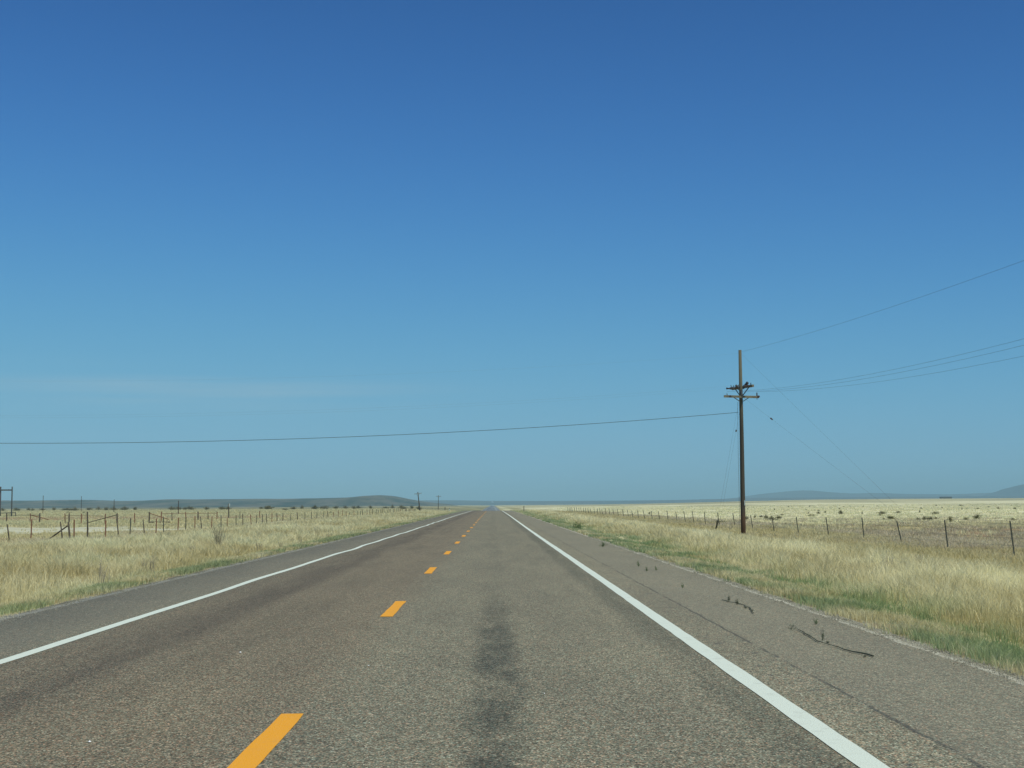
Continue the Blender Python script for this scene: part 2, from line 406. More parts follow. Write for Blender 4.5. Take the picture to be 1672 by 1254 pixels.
strip('road', EL-.02, ER+.02, ASPH, 0, yfine, wob=.05, seed=3, drop=.16, sub=3, label='two lane chip seal highway running straight to the horizon')
yl = axis([np.arange(-10, 130, .5), np.arange(130, 420, 5), np.geomspace(420, 5200, 60)])
def line(name, xc, w, seed, sway, label):
    yy = yl; c = xc + (vnoise(yy/5.0+seed, yy*0+.5)-.5)*sway
    V = []; ww = w/2 + (vnoise(yy*1.7+seed, yy*0)-.5)*.012
    V = np.stack([np.stack([c-ww, yy, road_z(yy)+.005], -1), np.stack([c+ww, yy, road_z(yy)+.005], -1)], 1).reshape(-1, 3)
    i = np.arange(len(yy)-1)*2
    o = np_mesh(name, V, [np.stack([i, i+1, i+3, i+2], -1)], WHITE); tag(o, label, kind='structure')
line('road_marking', 2.30, .185, 3, .02, 'broad white edge line between our lane and the right shoulder')
line('road_marking', -5.16, .155, 8, .15, 'slightly wavering white edge line beside the left shoulder')
k = 0; y0 = 7.45
db = MB()
while y0 < 900:
    L = 3.15; n = 9; c = -1.555 + .0008*min(y0, 100)
    rr = random.Random(k); yy = np.linspace(y0, y0+L, n)
    for j in range(n):
        ew = [rr.uniform(-.006, .006) for _ in range(2)]
        zz = float(road_z(yy[j])) + .005
        db.v += [(c-.088+ew[0], yy[j]+rr.uniform(-.02,.02)*(j in (0,n-1)), zz), (c+.088+ew[1], yy[j], zz)]
    b = len(db.v)-2*n
    db.f += [(b+2*j, b+2*j+1, b+2*j+3, b+2*j+2) for j in range(n-1)]
    y0 += 12.19; k += 1
tag(db.build('road_marking', YELLOW), 'broken yellow centre line dashed along the middle of the highway', kind='structure')

# ------------------------------------------------------------------ hills on the horizon
def hill(name, Yc, prof, depth, mat, amp, seed, label, face=.8):
    P = np.array(prof); X_t = np.linspace(P[0,0], P[-1,0], 420); H = np.interp(X_t, P[:,0], P[:,1])
    kern = np.hanning(9); kern /= kern.sum(); H = np.convolve(np.pad(H, 4, 'edge'), kern, 'valid')
    nd = 34; dd = np.linspace(-1, 1, nd)
    T, D = np.meshgrid(X_t, dd); Hh = np.repeat(H[None], nd, 0)
    Yw = Yc + D*depth; Xw = T*Yc
    shp = np.cos(np.clip(np.abs(D), 0, 1)**face*math.pi/2)
    rel = fbm(Xw/(depth*.28)+seed, Yw/(depth*.28)+seed, 5)-.5
    Z = -8 + (Hh+8)*shp*(1 + 0) + rel*amp*np.abs(Hh)*(shp*(1-shp)*4*.9+.0)
    crest = (fbm(X_t*Yc/160+seed, X_t*0+seed, 4)-.5)*amp*.09*H
    Z += crest[None]*shp
    nx = len(X_t); i = np.arange(nd-1)[:, None]*nx + np.arange(nx-1)[None]
    o = np_mesh(name, np.stack([Xw, Yw, Z], -1).reshape(-1, 3), [np.stack([i, i+1, i+nx+1, i+nx], -1).reshape(-1, 4)], mat, smooth=True)
    tag(o, label, kind='structure'); return o
def hill_mat(name, a, b, c, sc):
    t = NT(name); n = t.noise(sc, 6, .7, t.mapping((1, .35, 2.5))); n2 = t.noise(sc*5, 5, .75)
    col = t.mix(t.step(n, .38, .62), a, b); col = t.mix(t.math('MULTIPLY', t.step(n2, .55, .7), .6), col, c)
    return t.done(col, .95, .05)
HM1 = hill_mat('juniper_hillside', (.035,.05,.035), (.13,.125,.09), (.24,.19,.13), .009)
HM2 = hill_mat('distant_hillside', (.07,.08,.07), (.10,.10,.085), (.13,.12,.10), .002)
hill('hills', 4300, [(-.95,24),(-.70,26),(-.5411,30.5),(-.4518,24.4),(-.3623,24.1),(-.3354,22.4),(-.3014,24.4),(-.2771,20.9),(-.2501,21.2),(-.2322,25.5),(-.2187,23.2),(-.1962,24.6),(-.1691,24.8),(-.1511,24.4),(-.1195,26.4),(-.1038,27.9),(-.0925,32.3),(-.0812,34.0),(-.0721,29.9),(-.0631,20.2),(-.0473,10.3),(-.0301,2.9),(-.018,-8)], 1300, HM1, 1.3, 3, 'low juniper covered hills along the left horizon')
hill('hills', 9200, [(-.60,20),(-.3175,27.1),(-.2277,34.3),(-.0563,33.1),(-.0292,33.6),(-.002,27.1),(.0433,24.4),(.1068,24.2),(.1386,26.5),(.1705,30.9),(.1932,37.8),(.2479,36.9),(.3164,37.3),(.3951,41.2),(.4997,31.5),(.8,20)], 1600, HM2, .7, 11, 'thin blue grey rise across the middle of the horizon')
hill('hills', 12600, [(.10,10),(.134,19.6),(.1568,29.2),(.1841,55.4),(.1979,82.7),(.2161,106.8),(.2298,117.1),(.2389,116.5),(.248,101.6),(.264,83.4),(.28,89),(.3073,77.4),(.3393,72.1),(.3622,81.8),(.3852,88.6),(.4172,72),(.4997,31.7),(.6,10)], 1700, HM2, .8, 23, 'long low blue hill on the right horizon behind the tall pole')
hill('hills', 10600, [(.345,15),(.3621,35.6),(.3759,53.8),(.3829,77.2),(.3875,96),(.3922,119.5),(.3992,143),(.4176,170.5),(.4544,177.8),(.5002,132),(.58,80),(.7,20)], 1500, HM2, .8, 31, 'steeper blue hill rising at the far right edge')

# ------------------------------------------------------------------ grass and weeds
def blades(name, px, py, h, w, n, spread, mat, tone, green, label, cat, lean=.35, bend=.45, parent=None, jitter=True, local=False):
    """px,py: tuft centres; h,w per tuft; n blades per tuft"""
    m_ = len(px); N = m_*n
    rp = lambda a: np.repeat(a, n)
    ang = rg.random(N)*2*np.pi; rad = np.sqrt(rg.random(N))*rp(spread)
    bx = rp(px)+np.cos(ang)*rad; by = rp(py)+np.sin(ang)*rad
    bz = (terrain_z(bx, by) if not local else bx*0) - .01
    hh = rp(h)*(.45+.75*rg.random(N)); ww = rp(w)*(.7+.6*rg.random(N))
    da = ang + rg.normal(0, .7, N); ln = np.abs(rg.normal(0, lean, N)) + .05
    dx_, dy_ = np.cos(da), np.sin(da)
    fa = rg.random(N)*np.pi; ex, ey = np.cos(fa)*ww/2, np.sin(fa)*ww/2
    m1x = bx+dx_*ln*hh*.35; m1y = by+dy_*ln*hh*.35; m1z = bz+hh*.58
    tx = bx+dx_*hh*(ln+bend*.4); ty = by+dy_*hh*(ln+bend*.4); tz_ = bz+hh*(1-.25*ln)
    P = np.empty((N, 5, 3), np.float32)
    P[:,0] = np.stack([bx-ex, by-ey, bz], 1); P[:,1] = np.stack([bx+ex, by+ey, bz], 1)
    P[:,2] = np.stack([m1x+ex*.75, m1y+ey*.75, m1z], 1); P[:,3] = np.stack([m1x-ex*.75, m1y-ey*.75, m1z], 1)
    P[:,4] = np.stack([tx, ty, tz_], 1)
    b = np.arange(N)[:, None]*5
    F = [b+np.array([0,1,2,3]), b+np.array([3,2,4])]
    to = np.clip(rp(tone)+rg.normal(0, .16, N), 0, 1); gr = np.clip(rp(green), 0, 1)
    o = np_mesh(name, P.reshape(-1, 3), F, mat, dict(tone=np.repeat(to, 5), green=np.repeat(gr, 5)), parent=parent)
    if label: tag(o, label, cat, kind='stuff')
    return o
def field(n, x0, x1, y0, y1, pw=1.0):
    u = rg.random(n); Y = y0*np.exp(u*np.log(y1/y0)) if pw == 1 else y0+(y1-y0)*u
    X = x0+(x1-x0)*rg.random(n); return X, Y
bw = lambda Y: np.maximum(.0045, .00042*Y)

def side(sgn, n, outmax, y0, label):
    o_ = rg.random(n)**.9*outmax
    u = rg.random(n); Y = y0*np.exp(u*np.log(420/y0))
    X = (ER+.12+o_) if sgn > 0 else (EL-.22-o_)
    patch = fbm(X/1.6+sgn*9, Y/4.0, 3); patch2 = fbm(X/5+30, Y/11+sgn, 3)
    if sgn > 0:
        hgt = .13+.33*sm((o_-.9)/3.2)*(1-.80*sm((o_-6.8)/2.2)); hgt *= .30+1.45*fbm(X/.7+5, Y/1.3, 3)
        hgt = np.where(o_ > 11, .16+.22*patch, hgt)
        tone = np.where(o_ < 9, .40+1.3*(patch-.42), .30+.4*(patch-.5)); tone += .22*np.exp(-((o_-6)/2)**2)
        patch3 = fbm(X/.9+3, Y/1.5+8, 3)
        green = sm((patch3-.36)/.20)*np.exp(-((o_-1.3-1.9*(patch2-.5)-(patch3-.5))/(1.1+.003*Y))**2)*1.0 + .25*sm((patch2-.45)/.1)*np.exp(-((o_-.5)/.8)**2) + .05
        tone = np.clip(tone+.25*(patch3-.5), 0, 1)
        green = np.clip(green, 0, .95)
    else:
        hgt = .09+.36*sm((o_-.7)/2.6)*(1-.45*sm((o_-10)/3)); hgt *= .30+1.45*fbm(X/.7+5, Y/1.3, 3)
        tone = .60+1.2*(patch-.5)+.7*(patch2-.5)
        green = .62*np.exp(-((o_-.5)/1.1)**2)*sm((patch2-.28)/.2)+.14*sm((patch-.55)/.1)+.05
    keep = rg.random(n) < np.clip(.75+o_/1.2, 0, 1)*(.55+.9*patch)
    dmask = zones(X, Y)['dirt']; keep &= rg.random(n) > dmask*.95; hgt = hgt*(1-.6*dmask)
    X, Y, hgt, tone, green = (a[keep] for a in (X, Y, hgt, tone, green))
    blades('verge_grass', X, Y, hgt, bw(Y), 13, .10+.0009*Y, GRASS, np.clip(tone, 0, 1), np.clip(green, 0, 1), label, 'grass')
side(1, 42000, 15.5, 10.5, 'pale feathery dry grass and green weeds on the right verge')
side(-1, 42000, 15.5, 15.0, 'straw coloured tall grass on the left verge')
# low ragged growth right at the pavement edges, and loose gravel
for sgn, lab in ((1, 'low ragged weeds fringing the right pavement edge'), (-1, 'low yellow green weeds fringing the left pavement edge')):
    n = 9000; Y = 10.5*np.exp(rg.random(n)*np.log(20)); o_ = -.04+1.25*rg.random(n); X = (ER+o_) if sgn > 0 else (EL-.05-o_)
    p = fbm(X/.5+3, Y/.9+sgn, 3); q_ = fbm(X/2+50, Y/3, 3); k_ = rg.random(n) < sm((p-.30)/.2)*(.25+.75*sm((o_+.05-.35*q_)/.25)); X, Y, p, q_ = (a[k_] for a in (X, Y, p, q_))
    blades('verge_grass', X, Y, .05+.16*p, bw(Y), 12, .09+.0008*Y, GRASS, np.clip(.25+.9*(p-.4), 0, 1), np.clip((.75 if sgn > 0 else .6)*sm((q_-.38)/.15)+.1, 0, 1), lab, 'grass')
n = 14000; Y = 9.5*np.exp(rg.random(n)*np.log(7)); sd_ = rg.random(n) < .6
X = np.where(sd_, ER-.02+rg.normal(0, .13, n), EL+.0+rg.normal(0, .16, n)); r_ = rg.uniform(.004, .013, n)*(1+Y/60)
D4 = np.array([[1,0,-.2],[-.5,.87,-.2],[-.5,-.87,-.2],[0,0,.9]]); ang = rg.random(n)*6.28; ca, sa = np.cos(ang), np.sin(ang)
zb = np.where((X > EL-.02) & (X < ER+.02), road_z(Y), terrain_z(X, Y))
P = np.stack([X[:,None]+(D4[None,:,0]*ca[:,None]-D4[None,:,1]*sa[:,None])*r_[:,None], Y[:,None]+(D4[None,:,0]*sa[:,None]+D4[None,:,1]*ca[:,None])*r_[:,None], zb[:,None]+.001+D4[None,:,2]*r_[:,None]], -1)
b_ = np.arange(n)[:,None]*4; GRAVEL = simple('loose_gravel', (.14,.138,.105), (.38,.375,.30), 1.2, .9)
tag(np_mesh('gravel', P.reshape(-1,3), [b_+np.array(f) for f in ((0,1,3),(1,2,3),(2,0,3),(0,2,1))], GRAVEL), 'loose gravel scattered along both pavement edges', 'gravel', kind='stuff')
# beyond the fences: shorter, thinner grass
for sgn, lab in ((1, 'short pale prairie grass beyond the right fence'), (-1, 'short prairie grass beyond the left fence')):
    n = 30000; u = rg.random(n); Y = 42*np.exp(u*np.log(900/42))
    lim = (.48*Y+8 if sgn > 0 else .46*Y+10); a = 20.0
    X = sgn*(a+(np.maximum(lim-a, 1))*rg.random(n)); p = fbm(X/6, Y/20, 3)
    zz = zones(X, Y); keep = (rg.random(n) > zz['dirt']*.85) & (rg.random(n) > zz['bare']) & (rg.random(n) > zz['pale']*.6) & (lim > a)
    X, Y, p = X[keep], Y[keep], p[keep]; pl = zz['pale'][keep]
    hgt = (.10+.22*p)*(1+.0007*Y)
    tone = np.clip(.5+.7*(p-.5)+.45*pl, 0, 1); green = .14*sm((p-.5)/.1)+.05
    blades('prairie_grass', X, Y, hgt, bw(Y)*1.1, 9, .12+.0014*Y, GRASS, tone, green, lab, 'grass')
# grey brown brush banked along both fences
def brush(n, xf, wd, y0, y1, label, seed):
    X = xf+rg.normal(0, wd, n); Y = y0*np.exp(rg.random(n)*np.log(y1/y0)); p = fbm(X/3+seed, Y/7, 3)
    k_ = rg.random(n) < sm((p-.46)/.12); X, Y, p = X[k_], Y[k_], p[k_]
    blades('dry_brush', X, Y, .10+.28*p, bw(Y)*.8, 22, .18+.0015*Y, BRUSH, np.clip(p+rg.normal(0,.15,len(p)), 0, 1), p*0, label, 'brush', lean=.9, bend=.2)
brush(4200, 20.2, 2.6, 42, 330, 'grey brown dry brush banked along the right fence', 3)
brush(1500, -22.0, 2.4, 55, 260, 'grey brown dry brush banked along the left fence', 70)

n = 9000; Y = 52*np.exp(rg.random(n)*np.log(3.2)); X = 21+(.46*Y-14)*rg.random(n); p = fbm(X/2.2+60, Y/5, 3); k_ = rg.random(n) < sm((p-.47)/.10); X, Y, p = X[k_], Y[k_], p[k_]
blades('dry_brush', X, Y, .08+.22*p, bw(Y)*.8, 20, .22+.0015*Y, BRUSH, np.clip(p*.9+rg.normal(0,.2,len(p)), 0, 1), .25*(rg.random(len(p)) < .25), 'mottled low brush on the brown flat beyond the right fence', 'brush', lean=.9, bend=.2)

# ------------------------------------------------------------------ single plants
def leafy(name, size, nst, nleaf, mat, seed, flat=.7, leafw=.05, parent=None, stem=True):
    """a rounded, ragged bush: stems plus many leaf sized faces; returns one mesh"""
    q = np.random.default_rng(seed); V = []; Fq = []; tn = []
    c = 0
    for s_ in range(nst):
        a = q.random()*6.283; el = q.uniform(.35, 1.45); L = size*q.uniform(.6, 1.05)
        d = np.array([math.cos(a)*math.cos(el), math.sin(a)*math.cos(el), math.sin(el)*flat])
        side_ = np.array([-math.sin(a), math.cos(a), 0])*leafw*.14
        tip = d*L; V += [-side_, side_, tip]; Fq.append((c, c+1, c+2)); tn += [.1]*3; c += 3
        for k_ in range(nleaf):
            t_ = q.uniform(.25, 1.05); p = d*L*t_ + q.normal(0, size*.09, 3); p[2] = max(p[2], .01)
            e1 = q.normal(0, 1, 3); e1 /= np.linalg.norm(e1); e2 = np.cross(e1, q.normal(0, 1, 3)); e2 /= np.linalg.norm(e2)
            w_ = leafw*q.uniform(.5, 1.2)
            V += [p-e1*w_, p+e2*w_*.55, p+e1*w_, ]; Fq.append((c, c+1, c+2)); tn += [q.uniform(.1, 1)]*3; c += 3
    me = bpy.data.meshes.new(name); me.from_pydata([tuple(v) for v in V], [], Fq)
    me.attributes.new('tone', 'FLOAT', 'POINT').data.foreach_set('value', np.array(tn, np.float32)); me.materials.append(mat); me.update()
    return me
shr = [leafy('shrub', 1.0, 34, 26, SHRUB, s, .62, .085) for s in (1, 2, 3, 4)]
def place(name, me, x, y, s, label, cat, group=None, rz=None, sz=None, dz_=0):
    o = bpy.data.objects.new(name, me); C.objects.link(o)
    o.location = (x, y, tz(x, y)-.02+dz_); o.rotation_euler = (0, 0, rnd.uniform(0, 6.28) if rz is None else rz)
    o.scale = (s, s, sz or s); tag(o, label, cat, group); return o
for i in range(230):                 # dotted over the pale flat
    Y = 100*math.exp(rnd.random()*math.log(7)); X = 24+(.45*Y-24)*rnd.random()**.8
    if X < 24 or float(fbm(np.array(X/16+2), np.array(Y/34), 3)) < .53: continue
    place('shrub', shr[i % 4], X, Y, (.22+.75*rnd.random()**2)*(.6+Y/500), 'dark low shrub dotting the pale flat beyond the right fence', 'shrub', 'shrubs dotting the pale flat on the right', sz=rnd.uniform(.45, .95))
for i in range(64):                 # dark row at the back of the left field
    X = -330+i*4.6+rnd.uniform(-3, 3); Y = 780+rnd.uniform(-40, 90)
    place('shrub', shr[i % 4], X, Y, rnd.uniform(1.8, 3.6), 'dark green shrub in the row at the back of the left field', 'shrub', 'shrubs in the row behind the left field', sz=rnd.uniform(2.2, 3.6))
for X, Y, s, lab in ((-142, 455, 1.1, 'round dark shrub in the left field, left of its darker twin'), (-136, 452, .9, 'smaller dark shrub just right of the round one in the left field'),
                     (-98, 640, 2.2, 'lone dark bush near the middle of the left field'), (-42, 352, .8, 'small dark bush by the end of the left fence'),
                     (-25, 389, 1.0, 'narrow dark bush left of the distant leaning power pole'),
                     (28.5, 138, .9, 'rounded dark shrub just right of the tall pole'), (20.6, 123, .8, 'low brown shrub behind the leaning guy guard'),
                     (320, 1400, 0, '')):
    if lab: place('shrub', shr[rnd.randrange(4)], X, Y, s, lab, 'shrub', sz=s*(.8 if s < 2 else .7))
tw = empty('shrub', (0,0,0)); bpy.data.objects.remove(tw)

gw = [leafy('weed', .30, 16, 22, WEED, s, .95, .028) for s in (11, 12)]
wl_ = [(5.45, 87, 1.9, 1.9, 'largest round green weed on the edge of the right shoulder'), (4.12, 50.7, .75, .7, 'green weed growing up through the right shoulder, the farthest one'),
       (3.72, 34.7, .26, .5, 'thin green weed in the shoulder crack, just beyond a close pair'), (3.66, 32.3, .22, .38, 'tiny green weed in the shoulder crack, left of a close pair'),
       (3.92, 32.6, .22, .36, 'tiny green weed in the shoulder crack, right of a close pair'), (3.60, 25.8, .18, .34, 'single green weed sprig between the crack and the white line'),
       (4.25, 17.9, .2, .28, 'faint green weed sprig near the pavement edge')]
for X, Y, s, z_, lab in wl_:
    o = place('weed', gw[rnd.randrange(2)], X, Y, s, lab, 'weed', sz=z_); o.location.z = (tz(X, Y) if X > ER else 0)
# creeping weeds that fill two stretches of crack, each with an upright sprig
def creeper(x0, y0, x1, y1, sprigs, label, seed):
    root = empty('creeping_weed', (x0, y0, .004)); tag(root, label, 'weed')
    q = random.Random(seed); pts = []
    for k_ in range(15):
        t_ = k_/14; pts.append(((x1-x0)*t_+q.uniform(-.025, .025)+.07*math.sin(t_*6+seed), (y1-y0)*t_, .012))
    mb = MB(); mb.tube(pts, [.004+.006*q.random() for _ in pts], 6); mb.build('stem', DEADCREEP, root)
    for k_, (t_, s, h_) in enumerate(sprigs):
        me = leafy('sprig', s, 9, 16, DEADCREEP, seed*10+k_, 1.0, .012)
        o = bpy.data.objects.new('sprig', me); C.objects.link(o); o.parent = root
        o.location = ((x1-x0)*t_, (y1-y0)*t_, 0); o.scale = (.7, .7, h_/s)
creeper(3.85, 14.1, 3.76, 17.2, ((0.0, .05, .02), (.52, .07, .13), (.98, .10, .09), (.45, .04, .03)), 'long dark creeping weed lying in the nearest crack of the right shoulder', 2)
creeper(3.83, 19.7, 3.86, 22.5, ((.15, .06, .03), (.35, .07, .04), (.62, .05, .10), (.9, .05, .10)), 'shorter dark creeping weed in the second crack of the right shoulder', 5)

# tall dead plants in the verge
def stalks(h, n, seed, name='dead_weed'):
    q = random.Random(seed); mb = MB()
    for _ in range(n):
        a = q.uniform(0, 6.28); l = q.uniform(.05, .4); hh = h*q.uniform(.6, 1); bx_, by_ = q.uniform(-.1, .1), q.uniform(-.1, .1)
        pts = [(bx_+math.cos(a)*l*hh*t_**1.3, by_+math.sin(a)*l*hh*t_**1.3, hh*t_) for t_ in (0, .35, .7, 1)]
        mb.tube(pts, [.007, .006, .005, .002], 3, False)
        for _k in range(4):
            t_ = q.uniform(.4, .95); p = Vector((bx_+math.cos(a)*l*hh*t_**1.3, by_+math.sin(a)*l*hh*t_**1.3, hh*t_)); b_ = q.uniform(0, 6.28)
            mb.tube([p, p+Vector((math.cos(b_)*.10, math.sin(b_)*.10, .14))*h*.8], [.004, .002], 3, False)
    me = bpy.data.meshes.new(name); me.from_pydata(mb.v, [], mb.f)
    me.attributes.new('tone', 'FLOAT', 'POINT').data.foreach_set('value', np.full(len(mb.v), .5, np.float32)); me.materials.append(STALK); me.update(); return me
big = stalks(1.35, 26, 4)
place('dead_weed', big, -11.9, 59, 1.0, 'tallest grey dead weed standing in the left verge grass', 'weed')
sm_ = [stalks(.75, 9, s) for s in (8, 9, 10)]
for i in range(46):
    left = i % 5 != 0
    Y = 24*math.exp(rnd.random()*math.log(5)); o_ = rnd.uniform(1.5, 11)
    X = (EL-o_) if left else (ER+o_+1)
    place('dead_weed', sm_[i % 3], X, Y, rnd.uniform(.6, 1.05), 'thin dark dead weed stalks among the left verge grass' if left else 'thin dark dead weed stalks among the right verge grass', 'weed',
          'dead weeds in the left verge' if left else 'dead weeds in the right verge')

# stones that glint on the road
peb = MB(); peb.add([(0,0,.012),(.012,0,.004),(0,.013,.004),(-.011,.002,.004),(0,-.012,.004),(0,0,0)], [(0,1,2),(0,2,3),(0,3,4),(0,4,1),(5,2,1),(5,3,2),(5,4,3),(5,1,4)])
GLINT = simple('white_quartz', (.8,.82,.82), (.9,.9,.9), 5, .3, spec=.6)
pl = [(-4.2, 14.9, 1.3, 'white pebble glinting on the far lane near the left line of the centre dash'), (-2.74, 9.3, 1.0, 'white pebble on the far lane, nearest to the camera'),
      (-1.25, 13.7, .8, 'tiny pale pebble just right of the centre line'), (.43, 11.6, .7, 'tiny pale pebble right of the oil strip')]
pl[0] = (-4.2*.66, 15.0, 1.3, 'brightest white pebble, in the far lane beside the centre line')
pl[1] = (-2.76, 9.42, 1.1, 'white pebble in the far lane at the lower left corner')
for i, (X, Y, s, lab) in enumerate(pl):
    o = peb.build('pebble', GLINT) if i == 0 else bpy.data.objects.new('pebble', p0.data)
    if i == 0: p0 = o
    else: C.objects.link(o)
    o.location = (X, Y, .001); o.scale = (s,)*3; tag(o, lab, 'pebble')

# ------------------------------------------------------------------ fences
def tpost_me(h, w=.05):
    mb = MB(); mb.box(-w/2, w/2, -.006, .006, -.3, h); mb.box(-.006, .006, .006, w*.9, -.3, h-.002)
    for k_ in range(5): mb.box(-w*.42, w*.42, -.014, -.006, h*(.3+.14*k_), h*(.3+.14*k_)+.03)
    me = bpy.data.meshes.new('fence_post'); me.from_pydata(mb.v, [], mb.f); me.update(); return me
def wpost_me(h, r_, seed):
    mb = MB(); mb.tube([(0,0,-.3),(0.01,0,h*.5),(0,.01,h)], [r_, r_*.95, r_*.85], 9, True, .12, seed)
    me = bpy.data.meshes.new('fence_post'); me.from_pydata(mb.v, [], mb.f); me.update(); return me
def matcopy(me, mat): me.materials.append(mat); return me
TP = {'dark': matcopy(tpost_me(1.22, .055), TPOST), 'rust': matcopy(tpost_me(1.22, .058), RUST)}
WP = [matcopy(wpost_me(1.35, .060, s), WOOD) for s in (1, 2, 3)]
SP = [matcopy(wpost_me(1.35, .038, s), WOOD) for s in (5, 6)]
def add_post(root, me, x, y, lx=0, ly=0, h=1.0, w=1.0, label=None):
    o = bpy.data.objects.new('fence_post', me); C.objects.link(o); o.parent = root
    o.location = (x-root.location.x, y-root.location.y, tz(x, y)-root.location.z); o.rotation_euler = (ly, lx, rnd.uniform(-.2, .2)); o.scale = (w, w, h)
    if label: o['label'] = label
    return o
def wires(root, pts, heights, sag=.02, r_=.0022, name='wire'):
    for h in heights:
        mb = MB(); P = []
        for (xa, ya), (xb, yb) in zip(pts[:-1], pts[1:]):
            for t_ in (0, .5):
                x_, y_ = xa+(xb-xa)*t_, ya+(yb-ya)*t_
                P.append((x_-root.location.x, y_-root.location.y, (tz(xa, ya)*(1-t_)+tz(xb, yb)*t_)+h-sag*(t_ > 0)-root.location.z))
        x_, y_ = pts[-1]; P.append((x_-root.location.x, y_-root.location.y, tz(x_, y_)+h-root.location.z))
        mb.tube(P, r_, 4, False); mb.build(name, WIRE, root)
# right fence: evenly spaced leaning steel posts
rf = empty('fence', (18.4, 30, tz(18.4, 30))); tag(rf, 'wire fence on leaning dark steel posts along the right side', 'fence')
pts = []; n_ = 0; y = 26.41
while y < 330:
    x = 18.3+.25*(vnoise(np.array(y/17), np.array(2.))-.5)*2; pts.append((x, float(y)))
    add_post(rf, TP['dark'], x, y, -rnd.uniform(.08, .19), rnd.uniform(-.05, .05), rnd.uniform(.88, 1.0), .8+y/450); y += 6.83; n_ += 1
wires(rf, pts, (.35, .62, .88, 1.12), r_=.0035)
# left fence
lf = empty('fence', (-24, 60, tz(-24, 60))); tag(lf, 'wire fence of rusty steel and wood posts along the left side', 'fence')
spec = [(-23.6,60,'r'),(-23.9,64,'d'),(-24.1,68,'r'),(-24.0,66.2,'s'),(-24.6,70.6,'s'),(-24.9,73.3,'r'),(-24.2,76.6,'s'),(-24.1,77.6,'W'),(-23.0,74.8,'r'),(-23.3,78.3,'t'),(-23.2,81.5,'r'),(-23.3,84.8,'s'),(-23.6,88.5,'d'),(-23.4,91.4,'s'),
        (-23.4,94.5,'r'),(-23.6,97.5,'d'),(-23.4,101,'r'),(-23.5,104,'d'),(-23.5,107.2,'r'),(-23.6,110.3,'s'),(-23.6,114,'r'),(-23.6,118,'d')]
spec = [s for s in spec if s[1] > 73.9 or s[1] < 67] 
pts = []
for (x, y, k_) in spec:
    x0 = x
    if k_ == 'r': add_post(lf, TP['rust'], x, y, rnd.uniform(-.05, .05), 0, rnd.uniform(.9, 1.05), 1.3, 'rusty red steel post')
    elif k_ == 'd': add_post(lf, TP['dark'], x, y, rnd.uniform(-.06, .04), 0, rnd.uniform(.9, 1.0), 1.2)
    elif k_ == 's': add_post(lf, SP[rnd.randrange(2)], x, y, -rnd.uniform(.05, .16), 0, rnd.uniform(.75, .9), 1)
    elif k_ == 't': add_post(lf, SP[0], x, y, -.03, 0, 1.22, 1.25, 'tallest crooked wooden post')
    elif k_ == 'W': add_post(lf, WP[1], x, y, -.10, 0, .8, 1.05, 'thick dark wooden brace post')
for (x, y) in [(-28.2, 79.5), (-27.6, 81.5)]:
    pts.append((x, y))
add_post(lf, SP[1], -28.1, 79.2, -.15, 0, .72, 1.1); add_post(lf, TP['rust'], -27.9, 82.3, .02, 0, .98, 1.3, 'rusty red steel post')
mb = MB(); mb.tube([(-25.75, 78.4, -.05-lf.location.z+tz(-25.7,78.4)), (-24.2, 77.5, .88-lf.location.z+tz(-24.2,77.5))], [.045, .04], 8, True, .1, 4)
br = mb.build('brace', WOOD, lf)
for v in br.data.vertices: v.co.x += 24; v.co.y -= 60
y = 121.5
while y < 420:
    add_post(lf, TP['rust' if rnd.random() < .45 else 'dark'] if rnd.random() < .7 else SP[0], -23.6+rnd.uniform(-.2,.2), y, rnd.uniform(-.1, .06), 0, rnd.uniform(.75, 1.0), 1.0+y/600); y += 3.4 if y < 150 else 6.0
wires(lf, [(-28.1, 79.2), (-24.1, 77.6), (-23.3, 84.8), (-23.4, 94.5), (-23.5, 107.2), (-23.6, 121), (-23.6, 160), (-23.6, 220), (-23.6, 330)], (.4, .68, .98), r_=.003)
# corral fence across the left field
cf_ = empty('fence', (-55, 168, tz(-55, 168))); tag(cf_, 'old corral fence of rusty posts and leaning rails crossing the left field', 'fence')
corral = [(-64.3,180,'W'),(-62.2,183,'r'),(-58.6,176,'W'),(-56.0,168,'s'),(-50.6,161,'r'),(-48.6,156,'W'),(-47.2,156,'r'),(-43.5,152.5,'r'),(-42.0,152,'W'),(-41.6,158,'r'),(-41.2,163,'W'),(-41.0,168,'r'),(-40.6,172,'s'),(-40.2,178,'r'),(-39.5,182,'W'),(-39.0,186,'s'),(-38.6,190,'r'),(-36.5,196,'d'),(-35,204,'r')]
wp = {}
for x, y, k_ in corral:
    if k_ == 'r': add_post(cf_, TP['rust'], x, y, rnd.uniform(-.05,.05), 0, .98, 2.0, 'rusty red steel post')
    elif k_ == 's': add_post(cf_, SP[1], x, y, rnd.uniform(-.05,.05), 0, .85, 1.6)
    elif k_ == 'd': add_post(cf_, TP['dark'], x, y, 0, 0, .95, 1.6)
    else: add_post(cf_, WP[rnd.randrange(3)], x, y, 0, 0, .93, 1.5, 'thick wooden corner post')
def rail(a, b, za, zb, r_, mat=WOOD, name='rail'):
    mb = MB(); L_ = cf_.location
    mb.tube([(a[0]-L_.x, a[1]-L_.y, tz(*a)+za-L_.z), (b[0]-L_.x, b[1]-L_.y, tz(*b)+zb-L_.z)], [r_, r_*.85], 7, True, .1); mb.build(name, mat, cf_)
rail((-42.0,152), (-46.2,153), 1.1, .05, .05); rail((-41.2,163), (-38.6,162), 1.1, .35, .045, RUST); rail((-62.2,183), (-59.4,182), 1.0, .35, .06, RUST)
rail((-40.0,158), (-37.6,158.5), .12, .10, .09)
